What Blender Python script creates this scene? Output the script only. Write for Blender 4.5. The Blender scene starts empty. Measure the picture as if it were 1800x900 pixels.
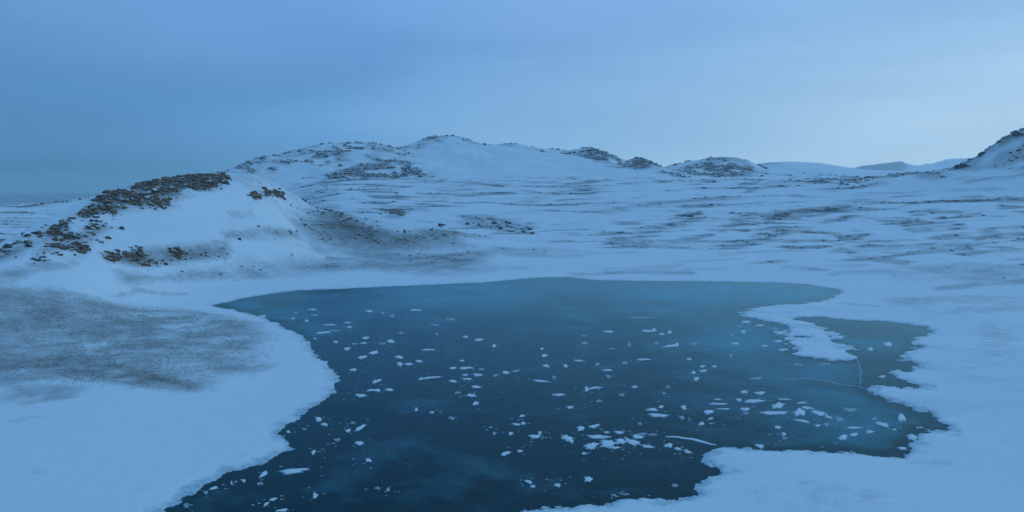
import bpy, math, random
import numpy as np

random.seed(7)
rng = np.random.default_rng(7)
scene = bpy.context.scene
COL = scene.collection
R = math.radians

# ------------------------------------------------------------------ camera
H = 28.0                      # drone height above the lake ice
FPX = 1285.0                  # focal length in pixels of the 1800 px wide frame
HORIZON = 332.0
PITCH = math.atan((450 - HORIZON) / FPX)
cam_d = bpy.data.cameras.new('camera')
cam = bpy.data.objects.new('camera', cam_d)
COL.objects.link(cam)
cam.location = (0, 0, H)
cam.rotation_euler = (math.pi / 2 - PITCH, 0, 0)
cam_d.sensor_width = 36
cam_d.lens = 36 * FPX / 1800
cam_d.clip_start = 0.5
cam_d.clip_end = 90000
scene.camera = cam

# ------------------------------------------------------------------ light
SUN_AZ, SUN_EL = R(62), R(5)          # low behind thin cloud, just out of frame to the right


def lin(c):
    return tuple(((v / 255) / 12.92 if v <= 10.3 else ((v / 255 + .055) / 1.055) ** 2.4) for v in c) + (1.0,)


world = bpy.data.worlds.new('World')
scene.world = world
world.use_nodes = True
nt = world.node_tree
nt.nodes.clear()
N = nt.nodes.new
L = nt.links.new


def wmath(op, a, b=None, clamp=False):
    n = N('ShaderNodeMath'); n.operation = op; n.use_clamp = clamp
    for i, s in enumerate((a, b)):
        if s is None: continue
        if isinstance(s, (int, float)): n.inputs[i].default_value = s
        else: L(s, n.inputs[i])
    return n.outputs[0]


def wmap(x, a, b, smooth=True):
    n = N('ShaderNodeMapRange')
    n.interpolation_type = 'SMOOTHSTEP' if smooth else 'LINEAR'
    L(x, n.inputs[0]); n.inputs[1].default_value = a; n.inputs[2].default_value = b
    return n.outputs[0]


def wmix(f, a, b, mode='MIX'):
    n = N('ShaderNodeMix'); n.data_type = 'RGBA'; n.blend_type = mode; n.clamp_result = False
    for s, i in ((f, 0), (a, 6), (b, 7)):
        if isinstance(s, (int, float)): n.inputs[i].default_value = s
        elif isinstance(s, tuple): n.inputs[i].default_value = s
        else: L(s, n.inputs[i])
    return n.outputs[2]


def wramp(x, stops):
    n = N('ShaderNodeValToRGB')
    e = n.color_ramp.elements
    while len(e) < len(stops): e.new(.5)
    for k, (p, c) in enumerate(stops):
        e[k].position = p; e[k].color = lin(c)
    L(x, n.inputs[0])
    return n.outputs[0]


sky = N('ShaderNodeTexSky')
sky.sky_type = 'NISHITA'; sky.sun_disc = False
sky.sun_elevation = SUN_EL; sky.sun_rotation = SUN_AZ
sky.air_density = 1.0; sky.dust_density = .6; sky.ozone_density = 3.0
tc = N('ShaderNodeTexCoord')
sep = N('ShaderNodeSeparateXYZ'); L(tc.outputs['Generated'], sep.inputs[0])
dx, dy, dz = sep.outputs
dlen = wmath('ADD', wmath('SQRT', wmath('ADD', wmath('MULTIPLY', dx, dx), wmath('MULTIPLY', dy, dy))), 1e-4)
dot = wmath('DIVIDE', wmath('ADD', wmath('MULTIPLY', dx, math.sin(SUN_AZ)), wmath('MULTIPLY', dy, math.cos(SUN_AZ))), dlen)
# drifting thin stratus, long flat bands
mp = N('ShaderNodeMapping'); mp.inputs['Scale'].default_value = (1.0, 1.0, 5.5)
mp.inputs['Rotation'].default_value = (R(5), R(-9), 0)
L(tc.outputs['Generated'], mp.inputs[0])
nz = N('ShaderNodeTexNoise'); nz.inputs['Scale'].default_value = 1.9; nz.inputs['Detail'].default_value = 5
nz.inputs['Roughness'].default_value = .45; nz.inputs['Distortion'].default_value = .35
L(mp.outputs[0], nz.inputs['Vector'])
band = wmath('SUBTRACT', nz.outputs[0], .5)
dotj = wmath('ADD', dot, wmath('MULTIPLY', band, .22))
azf = wmap(dotj, -.25, 1.0, False)           # 0 away from the glow .. 1 towards it
hor = wramp(azf, [(0, (66, 130, 178)), (.14, (70, 138, 184)), (.42, (96, 158, 204)), (.72, (170, 210, 237)), (1, (208, 234, 250))])
mid = wramp(azf, [(0, (80, 135, 185)), (.14, (84, 141, 192)), (.42, (100, 158, 213)), (.72, (147, 192, 231)), (1, (186, 218, 241))])
top = wramp(azf, [(0, (106, 161, 218)), (.14, (116, 169, 226)), (.42, (115, 166, 227)), (.72, (136, 184, 236)), (1, (158, 202, 241))])
dzj = wmath('ADD', dz, wmath('MULTIPLY', band, .05))
veil = wmix(wmap(dzj, .008, .07), hor, mid)
veil = wmix(wmap(dzj, .08, .25), veil, top)
veil = wmix(wmap(dz, .3, .9), veil, lin((112, 175, 228)))
veil = wmix(1.0, veil, wmix(wmap(band, -.3, .3, False), (.86, .88, .9, 1), (1.13, 1.11, 1.1, 1)), 'MULTIPLY')
veil10 = wmix(1.0, veil, (10, 10, 10, 1), 'MULTIPLY')
skyblue = wmix(1.0, sky.outputs[0], (.55, .85, 1.35, 1), 'MULTIPLY')
bg = N('ShaderNodeBackground'); bg.inputs['Strength'].default_value = .1
L(wmix(.88, skyblue, veil10), bg.inputs['Color'])
wo = N('ShaderNodeOutputWorld'); L(bg.outputs[0], wo.inputs['Surface'])

sun_d = bpy.data.lights.new('sun', 'SUN')
sun_d.energy = .62; sun_d.angle = R(16); sun_d.color = (.42, .75, 1.0)
sun = bpy.data.objects.new('sun', sun_d); COL.objects.link(sun)
from mathutils import Vector
sd_ = Vector((math.sin(SUN_AZ) * math.cos(R(12)), math.cos(SUN_AZ) * math.cos(R(12)), math.sin(R(12))))
sun.rotation_euler = (-sd_).to_track_quat('-Z', 'Y').to_euler()

vs = scene.view_settings
vs.view_transform = 'Standard'; vs.look = 'None'; vs.exposure = 0; vs.gamma = 1
scene.cycles.max_bounces = 6
scene.cycles.use_denoising = True
scene.cycles.volume_bounces = 2

# ------------------------------------------------------------------ numeric helpers
_ang = rng.random(4096) * 2 * np.pi
_gx, _gy = np.cos(_ang), np.sin(_ang)


def noise(x, y, seed=0):
    xi = np.floor(x); yi = np.floor(y)
    fx = x - xi; fy = y - yi
    xi = xi.astype(np.int64); yi = yi.astype(np.int64)

    def g(ix, iy, ax, ay):
        h = (ix * 374761393 + iy * 668265263 + seed * 974634777) & 0xFFFFFFFF
        h = ((h ^ (h >> 13)) * 1274126177) & 0xFFFFFFFF
        h = (h ^ (h >> 16)) & 4095
        return _gx[h] * ax + _gy[h] * ay
    u = fx * fx * fx * (fx * (fx * 6 - 15) + 10); v = fy * fy * fy * (fy * (fy * 6 - 15) + 10)
    a = g(xi, yi, fx, fy); b = g(xi + 1, yi, fx - 1, fy)
    c = g(xi, yi + 1, fx, fy - 1); d = g(xi + 1, yi + 1, fx - 1, fy - 1)
    return ((a + (b - a) * u) * (1 - v) + (c + (d - c) * u) * v) * 1.5


def fbm(x, y, wl, octv=4, seed=0, gain=.5, lim=None):
    s = np.zeros_like(x); a = 1.0; t = 0
    for k in range(octv):
        c_, s_ = math.cos(.7 * k + seed), math.sin(.7 * k + seed)
        q = a * noise((x * c_ - y * s_) / wl + 13.7 * k + .37, (x * s_ + y * c_) / wl - 7.1 * k + .71, seed + k)
        if lim is not None: q = q * sstep(.6, 1.5, wl / lim)      # drop waves finer than the sheet can carry
        s += q; t += a; a *= gain; wl *= .5
    return s / t


def sstep(a, b, x):
    t = np.clip((x - a) / (b - a), 0, 1)
    return t * t * (3 - 2 * t)


CP, SP = math.cos(PITCH), math.sin(PITCH)


def ray(u, v):
    x = (np.asarray(u, float) - 900) / FPX; y = (450 - np.asarray(v, float)) / FPX
    return x, CP + y * SP, -SP + y * CP


def flat(u, v, z=0.0):
    x, y, zz = ray(u, v)
    k = (z - H) / zz
    return x * k, y * k


def at(u, v, dist):
    """world point seen at photo position (u, v) and horizontal distance dist"""
    x, y, z = ray(u, v)
    k = dist / math.hypot(x, y)
    return (x * k, y * k, H + z * k)


def seg_dist(px, py, poly, closed=False):
    best = np.full(px.shape, 1e9); n = len(poly)
    inside = np.zeros(px.shape, bool)
    for i in range(n if closed else n - 1):
        ax, ay = poly[i]; bx, by = poly[(i + 1) % n]
        ex, ey = bx - ax, by - ay
        t = np.clip(((px - ax) * ex + (py - ay) * ey) / (ex * ex + ey * ey + 1e-9), 0, 1)
        best = np.minimum(best, (px - ax - t * ex) ** 2 + (py - ay - t * ey) ** 2)
        if closed:
            cond = (ay > py) != (by > py)
            with np.errstate(divide='ignore', invalid='ignore'):
                inside ^= cond & (px < (bx - ax) * (py - ay) / (by - ay + 1e-12) + ax)
    d = np.sqrt(best)
    return np.where(inside, -d, d) if closed else d


# ------------------------------------------------------------------ the lie of the land
LAKE_PX = [(372, 537), (430, 524), (480, 516), (520, 511), (600, 508), (680, 504), (740, 502), (800, 499), (850, 497),
           (900, 492), (950, 488), (1000, 488), (1050, 493), (1100, 494), (1200, 495), (1300, 496), (1380, 498), (1430, 502),
           (1480, 512), (1472, 520), (1440, 529), (1385, 535), (1345, 538), (1312, 543), (1296, 553), (1318, 562), (1372, 571),
           (1386, 592), (1376, 606), (1392, 624), (1440, 632), (1494, 636), (1503, 622), (1486, 600), (1478, 582), (1440, 569), (1408, 563),
           (1440, 558), (1500, 563), (1560, 565), (1600, 570), (1642, 583), (1622, 594), (1610, 610), (1578, 624), (1584, 634), (1622, 642),
           (1588, 650), (1556, 655), (1590, 666), (1612, 680), (1540, 678), (1524, 684), (1560, 704), (1604, 716), (1650, 735), (1668, 748), (1660, 760), (1632, 756),
           (1604, 770), (1600, 790), (1586, 806), (1540, 800), (1500, 795), (1450, 793), (1400, 794), (1350, 791), (1295, 787),
           (1268, 786), (1240, 800), (1238, 812), (1272, 828), (1232, 846), (1226, 868), (1170, 879), (1100, 880), (1060, 886), (1000, 891),
           (918, 895), (870, 925), (780, 990), (600, 1060), (380, 1040), (270, 960), (292, 898), (330, 870), (370, 845), (425, 824), (480, 806),
           (515, 790), (500, 772), (486, 760), (520, 735), (560, 708), (588, 690), (592, 662), (580, 640), (556, 626), (546, 606),
           (530, 590), (492, 572), (468, 560), (430, 549), (400, 543)]
LAKE = [tuple(float(c) for c in flat(u, v)) for u, v in LAKE_PX]


def lake_sd(x, y):
    out = np.full(x.shape, 200.0)
    m = (np.abs(x) < 190) & (y > 10) & (y < 330)
    xs, ys = x[m], y[m]
    d = seg_dist(xs, ys, LAKE, True)
    right = sstep(30, 70, xs) * sstep(300, 200, ys)
    jag = fbm(xs, ys, 3.0, 5, 11, .72) * (1.7 + 1.6 * right) + right * 2.4 * fbm(xs * .55, ys, 7, 3, 19)
    sx, sy = flat(1395, 590)
    spit = np.exp(-(((xs - sx) / 17) ** 2 + ((ys - sy) / 26) ** 2))
    jag += spit * (10 * fbm(xs * .8, ys * .7, 5, 4, 23, .72) - 1.1)
    jag *= sstep(-40, 4, -np.abs(d)) * (1 - .55 * sstep(170, 230, ys))
    out[m] = d + jag
    return out


def prof_round(t):
    t = np.clip(t, 0, 1); return (1 - t) ** 2 * (1 + 2 * t)


def prof_sharp(t):
    t = np.clip(t, 0, 1); return (1 - t) ** 1.35 * (1 + .35 * t)


# ridges: photo outline with the distance of the crest at each point
RIDGES = [
    ('hill', 'near snowy hill with a rocky crest at the left of the lake', prof_round, 85, 55, 1.1,
     [(-260, 560, 170), (-120, 500, 185), (0, 449, 205), (62, 409, 228), (130, 371, 248), (180, 345, 262), (240, 325, 282), (300, 314, 300), (350, 309, 315), (400, 305, 330),
      (445, 306, 345), (480, 318, 350), (505, 338, 348), (545, 365, 342), (590, 373, 334), (650, 386, 330), (720, 398, 328), (790, 404, 330), (850, 417, 335), (930, 430, 345)]),
    ('hill', 'broad snow covered main hill with a bowl shaped face on the skyline', prof_sharp, 430, 500, 7,
     [(330, 318, 1250), (400, 299, 1320), (455, 279, 1380), (510, 264, 1430), (560, 254, 1460), (640, 250, 1500), (700, 262, 1540), (745, 243, 1560), (790, 238, 1580), (815, 241, 1580), (840, 252, 1580), (870, 254, 1580),
      (905, 252, 1590), (950, 261, 1600), (995, 266, 1610), (1030, 259, 1610), (1050, 261, 1610), (1075, 272, 1610), (1100, 284, 1620), (1130, 298, 1640)]),
    ('hill', 'small dark rocky knob between the two larger hills on the skyline', prof_sharp, 160, 200, 7,
     [(1094, 296, 1500), (1106, 280, 1500), (1122, 276, 1500), (1145, 283, 1500), (1170, 299, 1510)]),
    ('hill', 'rounded hill with a dark rocky front right of the knob', prof_sharp, 300, 400, 7,
     [(1150, 303, 1600), (1180, 290, 1620), (1215, 283, 1640), (1250, 277, 1650), (1292, 276, 1650), (1315, 283, 1640), (1342, 297, 1620), (1360, 312, 1600)]),
    ('hill', 'long flat topped blue snow hill on the skyline', prof_round, 500, 500, 5,
     [(1300, 300, 2250), (1340, 287, 2250), (1400, 285, 2250), (1450, 288, 2250), (1490, 295, 2250), (1530, 303, 2250)]),
    ('hill', 'pale far hill low on the skyline at the right', prof_sharp, 900, 900, 22,
     [(1470, 305, 4600), (1510, 291, 4600), (1560, 285, 4600), (1585, 282, 4600), (1605, 291, 4600), (1640, 287, 4700), (1665, 279, 4700), (1700, 277, 4700), (1780, 282, 4700), (1850, 280, 4700)]),
    ('hill', 'steep dark edged hill rising at the right edge', prof_sharp, 230, 260, 7,
     [(1672, 301, 880), (1692, 293, 890), (1712, 281, 900), (1735, 265, 905), (1758, 249, 910), (1782, 231, 915), (1800, 229, 915), (1850, 212, 920), (1950, 190, 940), (2150, 200, 980), (2400, 260, 1050)]),
]
RID = []
for nm, lab, pf, wf, wb, na, pts in RIDGES:
    RID.append((nm, lab, pf, wf, wb, na, [at(*p) for p in pts]))


def base_height(d, az):
    main = np.interp(d, [0, 230, 300, 400, 500, 650, 800, 1000, 1200, 1700, 2600, 5000, 9000], [.8, 1.0, 2.6, 6, 11, 19, 27, 37, 43, 44, 38, 20, 0])
    left = np.interp(d, [0, 200, 300, 600, 1000, 1500, 1800, 2300, 9000], [.8, 1.5, 1.0, .6, 1.0, 2.5, -2, -36, -40])
    k = sstep(R(-24), R(-12), az) * sstep(R(110), R(70), az)
    return left * (1 - k) + main * k


def terrain_smooth(x, y):
    """height, owner ridge (-1 = open ground), closeness to that ridge's crest"""
    d = np.hypot(x, y); az = np.arctan2(x, y)
    b = base_height(d, az)
    z = b.copy(); own = np.full(x.shape, -1); pr = np.zeros_like(x); rough = np.zeros_like(x); cr = np.full(x.shape, 1e4)
    for k, (nm, lab, pf, wf, wb, na, pts) in enumerate(RID):
        P = np.array(pts)
        w = max(wf, wb)
        m = (x > P[:, 0].min() - w) & (x < P[:, 0].max() + w) & (y > P[:, 1].min() - w) & (y < P[:, 1].max() + w)
        if not m.any(): continue
        xs, ys, ds = x[m], y[m], d[m]
        seg = np.hypot(*np.diff(P[:, :2], axis=0).T); sl = np.concatenate([[0], np.cumsum(seg)])
        S = np.linspace(0, sl[-1], int(min(120, max(30, sl[-1] / (min(wf, wb) * .04)))))
        QX, QY, QZ = (np.interp(S, sl, P[:, c]) for c in range(3))
        r = np.full(xs.shape, 1e12); bb = b[m]
        sw = np.zeros_like(xs); szr = np.zeros_like(xs); sdr = np.zeros_like(xs)
        eps = (.03 * w) ** 2
        for qx, qy, qz in zip(QX, QY, QZ):
            ri = (xs - qx) ** 2 + (ys - qy) ** 2
            wt = 1 / (ri + eps) ** 2.5
            sw += wt; szr += wt * qz; sdr += wt * math.hypot(qx, qy)
            r = np.minimum(r, ri)
        r = np.sqrt(r); zr = szr / sw; dr = sdr / sw
        top_ = max(q[2] for q in pts)
        we = np.clip((zr - bb) / (top_ - bb), .45 if k == 0 else .12, 1) ** .75
        sdir = sstep(-.6, .6, (ds - dr) / (r + 1e-3))
        p = pf(r / (we * (wf * (1 - sdir) + wb * sdir)))
        zz = bb + np.maximum(zr - bb, 0) * p
        cur = z[m]; hi = zz > cur + 1e-3
        zm = np.maximum(cur, zz)
        o = own[m]; o[hi & (p > .03)] = k; own[m] = o
        q = pr[m]; q[hi] = p[hi]; pr[m] = q
        q = rough[m]; q[hi] = (na * np.sqrt(p))[hi]; rough[m] = q
        q = cr[m]; q[hi] = r[hi]; cr[m] = q
        z[m] = zm
    return z, own, pr, rough, cr


ROWGAP = lambda d: np.interp(d, [0, 58, 100, 200, 299, 301, 1149, 1151, 1719, 1721, 5600, 9000], [1, .14, .4, 1.6, 3.5, 1.9, 7.2, 4.7, 7, 16, 51, 350])


def terrain(x, y):
    z, own, pr, rough, cr = terrain_smooth(x, y)
    d = np.hypot(x, y); lim = 2.2 * np.minimum(ROWGAP(d), 30)
    sd = lake_sd(x, y)
    # long snow drifts lying across the slope, gullies on the hills
    und = fbm(x * .55 + y * .18, y * 1.25 - x * .12, 95, 4, 31, .55, lim)
    amp = np.interp(d, [0, 150, 260, 420, 800, 1500, 9000], [.05, .12, .6, 2.3, 4.2, 5, 5])
    z = z + und * amp * np.where(own == 0, .35, 1) * (.3 + .7 * sstep(R(-24), R(-14), np.arctan2(x, y)))
    dr_ = 1 - np.abs(fbm(x * .32 + y * .12, y, 34, 4, 37, .55, lim)) * 2.2
    z = z + dr_ * np.interp(d, [0, 250, 450, 900, 9000], [0, .15, 1.5, 2.8, 3.2]) * np.where(own >= 0, .4, 1) * (.25 + .75 * sstep(R(-24), R(-14), np.arctan2(x, y)))
    z = z + rough * (1.0 * fbm(x, y, 70, 5, 41, .6, lim) - .9 * np.abs(fbm(x, y, 120, 4, 47, .55, lim))) * (.3 + .7 * sstep(0, 60, cr))
    z = z + np.interp(d, [0, 100, 300, 900, 9000], [.06, .12, .45, 1.0, 1.6]) * fbm(x * .6, y, 9, 4, 53, .6, lim)
    bank = np.where(sd > 0, .05 + .22 * (1 - np.exp(-np.maximum(sd, 0) / 1.6)), np.maximum(sd * .6, -.5))
    k = sstep(1.0, 32, sd)
    z = bank * (1 - k) + z * k
    z = np.where((sd > 0) & (sd < 32), np.maximum(z, .03 + .02 * np.minimum(sd, 1)), z)
    return z, own, pr, cr, sd, und


# polar sheet: fine where the drone looks, coarse behind it, out to the horizon
az = np.concatenate([np.linspace(R(-180), R(-41), 70, endpoint=False), np.linspace(R(-41), R(41), 1190), np.linspace(R(41), R(180), 70)[1:]])
dd = np.concatenate([np.linspace(2, 58, 30, endpoint=False),
                     1 / np.linspace(1 / 58, 1 / 300, 350)[:-1],
                     np.geomspace(300, 1150, 215)[:-1], np.geomspace(1150, 1720, 100)[:-1], np.geomspace(1720, 5600, 130)[:-1], np.geomspace(5600, 9000, 12)])
NR, NC = len(dd), len(az)
AZ, DD = np.meshgrid(az, dd)
GX, GY = DD * np.sin(AZ), DD * np.cos(AZ)
zs, own, pr, rough_, cr = terrain_smooth(GX, GY)
GZ, own, pr, cr, SD, UND = terrain(GX, GY)


def _hit(u, v, zgrid):
    u = np.atleast_1d(np.asarray(u, float)); v = np.atleast_1d(np.asarray(v, float))
    x, y, z = ray(u, v)
    hl = np.hypot(x, y); a = np.arctan2(x, y)
    fc = np.interp(a, az, np.arange(NC)); i0 = np.clip(np.floor(fc).astype(int), 0, NC - 2); t = fc - i0
    out = np.zeros((len(u), 3))
    for k in range(len(u)):
        col = zgrid[:, i0[k]] * (1 - t[k]) + zgrid[:, i0[k] + 1] * t[k]
        rz = H + dd * (z[k] / hl[k])
        below = np.nonzero(col >= rz)[0]
        if len(below) == 0 or below[0] == 0:
            j0 = np.searchsorted(dd, 150); j = np.argmax(((col - H) / dd)[j0:]) + j0; D = dd[j]     # above the skyline: take the crest
        else:
            j = below[0]; f0 = rz[j - 1] - col[j - 1]; f1 = rz[j] - col[j]
            D = dd[j - 1] + (dd[j] - dd[j - 1]) * f0 / (f0 - f1)
        D = min(D, 6000)
        out[k] = (D * math.sin(a[k]), D * math.cos(a[k]), np.interp(D, dd, col))
    return out


def ground_hit(u, v):
    return _hit(u, v, GZ)


def soft_hit(u, v):
    return _hit(u, v, zs)


# ---- where grass, gravel and rock show through the snow (photo outlines dropped onto the land)
BARE = np.zeros_like(GX)
BROWN = np.zeros_like(GX)
LIM = 2.2 * np.minimum(ROWGAP(DD), 30)
FN1 = fbm(GX, GY, 9, 5, 61, .62, LIM) + 1.5 * sstep(500, 900, DD) * fbm(GX, GY, 40, 3, 65, .6, LIM)
SL = GY - .34 * np.maximum(GX - 40, 0) + .10 * np.minimum(GX + 40, 0)
FN2 = fbm(GX * .35 + GY * .1, SL, 26, 5, 71, .6, LIM)


def add_bare(px, strength, brown=.3, soft=None, speck=.5):
    global BARE, BROWN
    P = soft_hit([p[0] for p in px], [p[1] for p in px])[:, :2]
    ex = P.max(0) - P.min(0)
    s = soft if soft else min(40, max(1.0, .16 * min(ex)))
    m = (GX > P[:, 0].min() - 2 * s) & (GX < P[:, 0].max() + 2 * s) & (GY > P[:, 1].min() - 2 * s) & (GY < P[:, 1].max() + 2 * s)
    if not m.any(): return
    d = seg_dist(GX[m], GY[m], [tuple(p) for p in P], True)
    f1, f2 = FN1[m], FN2[m]
    k = sstep(s, -s, d + 1.3 * s * f2 + .9 * s * f1)
    k = k * np.clip(1 - speck + speck * (1.0 + 2.2 * f1 + 1.2 * f2), 0, 1.25) * strength
    BARE[m] = np.maximum(BARE[m], k)
    BROWN[m] = np.maximum(BROWN[m], np.where(k > .05, brown * np.minimum(1, k / (strength + .01)), 0))


def stroke(pts, t, strength, brown=.15):
    up = [(u, v - t / 2) for u, v in pts]; dn = [(u, v + t / 2) for u, v in reversed(pts)]
    (u0, v0), (u1, v1) = pts[0], pts[-1]
    add_bare([(u0 - 2 * t, v0)] + up + [(u1 + 2 * t, v1)] + dn, strength, brown, speck=.95)


add_bare([(-300, 500), (0, 503), (90, 505), (200, 520), (300, 527), (400, 545), (462, 560), (480, 588), (450, 615), (474, 636), (440, 650), (380, 655), (372, 680), (300, 684), (200, 672), (90, 668), (0, 680), (-300, 690)], .52, .35, 3.5, .55)
add_bare([(-300, 622), (0, 622), (60, 620), (130, 622), (180, 630), (250, 642), (330, 662), (374, 675), (350, 686), (250, 684), (150, 670), (80, 660), (0, 662), (-300, 670)], .60, .5, 2.5, .5)
add_bare([(165, 628), (240, 642), (320, 662), (362, 673), (330, 681), (230, 668), (175, 645)], .74, .8, 1.5, .35)
add_bare([(0, 680), (60, 672), (160, 676), (130, 700), (40, 715), (0, 712)], .4, .2, 2, .9)
add_bare([(175, 442), (240, 432), (320, 430), (400, 428), (404, 452), (330, 462), (240, 471), (185, 458)], .72, .45)
add_bare([(385, 408), (470, 402), (524, 410), (535, 425), (470, 424), (400, 422)], .6, .3)
add_bare([(500, 425), (560, 432), (600, 446), (540, 440)], .4, .2)
add_bare([(540, 372), (580, 367), (640, 384), (700, 402), (780, 404), (836, 414), (800, 430), (720, 437), (640, 434), (575, 420), (546, 400)], .95, .75, None, .4)
add_bare([(560, 420), (640, 440), (760, 446), (880, 440), (860, 462), (760, 470), (640, 456)], .62, .35)
add_bare([(430, 462), (560, 455), (700, 452), (830, 447), (880, 470), (780, 482), (650, 477), (500, 482)], .55, .15)
add_bare([(860, 432), (960, 436), (1060, 446), (980, 456), (880, 452)], .4, .1)
add_bare([(1560, 470), (1700, 462), (1820, 470), (1820, 500), (1680, 496)], .4, .05)
add_bare([(1540, 520), (1700, 516), (1820, 520), (1820, 548), (1660, 552), (1580, 540)], .3, .05)
add_bare([(1700, 560), (1820, 556), (1820, 640), (1740, 650), (1690, 610)], .24, .05)
add_bare([(1290, 846), (1400, 832), (1560, 850), (1640, 890), (1480, 900), (1340, 885)], .15, .05)
add_bare([(200, 470), (330, 470), (440, 466), (480, 486), (330, 490), (220, 486)], .55, .15)
add_bare([(800, 384), (850, 381), (900, 388), (945, 402), (900, 408), (830, 404)], .6, .1)
add_bare([(662, 374), (700, 370), (722, 378), (700, 383)], .9, 1.0)
# near hill: rocky crest and its left flank
add_bare([(118, 382), (160, 356), (220, 333), (280, 315), (345, 309), (400, 309), (398, 328), (345, 334), (310, 346), (300, 362), (240, 366), (190, 378), (150, 390)], .95, .95, 5, .95)
add_bare([(-60, 472), (0, 446), (60, 412), (110, 385), (140, 388), (120, 410), (60, 432), (0, 462)], .75, .5, 3, .7)
add_bare([(60, 440), (110, 410), (180, 388), (205, 400), (170, 424), (118, 468), (70, 474)], .62, .5, 3, .9)
add_bare([(-60, 500), (0, 478), (60, 462), (100, 462), (60, 480), (0, 505)], .5, .3, 3, .8)
add_bare([(436, 344), (470, 336), (500, 338), (496, 352), (450, 354)], .7, .7)
add_bare([(400, 372), (440, 370), (452, 382), (410, 386)], .4, .1)
# far hills
add_bare([(430, 316), (560, 306), (600, 292), (690, 284), (760, 280), (795, 300), (740, 316), (600, 320), (480, 322)], .72, .1, None, .9)
add_bare([(400, 304), (470, 282), (550, 260), (560, 266), (470, 292), (420, 306)], .55, .05, None, .7)
add_bare([(640, 268), (700, 262), (740, 268), (700, 285), (650, 284)], .4, .05)
add_bare([(990, 268), (1040, 262), (1085, 277), (1104, 292), (1070, 290), (1020, 278)], .75, .1, None, .6)
add_bare([(1098, 296), (1112, 279), (1145, 284), (1166, 298), (1130, 300)], .95, .15, None, .5)
add_bare([(1190, 296), (1230, 284), (1290, 281), (1336, 298), (1330, 314), (1260, 313), (1205, 308)], .72, .15, None, .8)
add_bare([(1500, 294), (1560, 287), (1600, 288), (1590, 298), (1520, 300)], .6, .2)
add_bare([(1684, 300), (1715, 280), (1760, 250), (1800, 232), (1860, 220), (1860, 236), (1800, 244), (1750, 262), (1715, 288)], .9, .1, None, .6)
add_bare([(1700, 300), (1760, 262), (1860, 240), (1860, 300), (1760, 306)], .4, .05, None, 1.0)
# dark rims of the crests
for k, w_, s_ in ((0, 3.5, .5), (1, 16, .62), (6, 14, .85), (3, 12, .45), (2, 20, .8)):
    m = (own == k) & (cr < w_ * 1.6)
    BARE[m] = np.maximum(BARE[m], s_ * sstep(w_ * 1.6, w_ * .4, cr[m] + 7 * FN2[m]) * np.clip(.75 + 1.2 * FN1[m], 0, 1))
# wind scoured streaks between the drifts
for pts, t, s_ in [
    ([(1060, 376), (1150, 360), (1300, 352)], 5, .75), ([(930, 356), (980, 342), (1050, 335)], 6, .6), ([(820, 328), (960, 331), (1120, 326)], 6, .6),
    ([(520, 326), (700, 322), (820, 324)], 4, .7), ([(1340, 336), (1400, 322), (1460, 310)], 7, .7), ([(1380, 322), (1500, 318), (1700, 316), (1800, 308)], 6, .75),
    ([(1590, 362), (1700, 357), (1820, 355)], 6, .8), ([(1340, 382), (1400, 376), (1495, 371)], 9, .8), ([(1260, 410), (1350, 388)], 5, .6),
    ([(1265, 411), (1315, 411)], 5, .8), ([(1120, 406), (1190, 400)], 9, .7), ([(1195, 381), (1228, 378)], 8, .85), ([(1360, 410), (1440, 412), (1510, 418)], 5, .75),
    ([(1545, 390), (1605, 393)], 5, .65), ([(1605, 406), (1690, 403)], 8, .65), ([(1480, 440), (1530, 455), (1590, 462)], 12, .5), ([(1120, 432), (1220, 438)], 6, .5),
    ([(1715, 420), (1800, 415)], 9, .6), ([(1650, 506), (1720, 500), (1820, 494)], 10, .5), ([(1480, 528), (1580, 540), (1640, 545)], 4, .35), ([(1710, 480), (1810, 470)], 12, .5),
    ([(1060, 426), (1300, 428), (1450, 425)], 7, .45), ([(1000, 478), (1100, 476), (1220, 478)], 6, .4), ([(200, 510), (240, 495), (330, 508)], 5, .55),
    ([(0, 555), (60, 560), (150, 572)], 5, .5), ([(120, 618), (150, 585), (190, 538)], 9, .9), ([(0, 363), (80, 362)], 3, .7), ([(0, 375), (85, 373)], 5, .5), ([(0, 392), (60, 389)], 5, .45),
    ([(880, 380), (980, 372), (1060, 362)], 4, .4), ([(1500, 345), (1620, 336), (1760, 332)], 6, .35), ([(960, 405), (1060, 408)], 4, .4), ([(1180, 462), (1300, 456)], 5, .3),
    ([(1560, 432), (1680, 436)], 6, .45), ([(1620, 395), (1760, 388)], 5, .4), ([(560, 470), (700, 465)], 5, .45), ([(1380, 470), (1450, 474)], 7, .4),
    ([(20, 742), (70, 732)], 8, .28), ([(60, 752), (115, 750)], 4, .25), ([(60, 795), (145, 800)], 6, .25), ([(55, 820), (75, 822)], 6, .3), ([(0, 810), (25, 806)], 8, .25),
    ([(1375, 848), (1430, 842)], 8, .25), ([(1410, 840), (1425, 838)], 6, .4), ([(1440, 850), (1500, 875)], 14, .2), ([(1600, 800), (1700, 806)], 14, .22), ([(1700, 640), (1760, 640)], 5, .2),
]:
    stroke(pts, t, s_)
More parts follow.
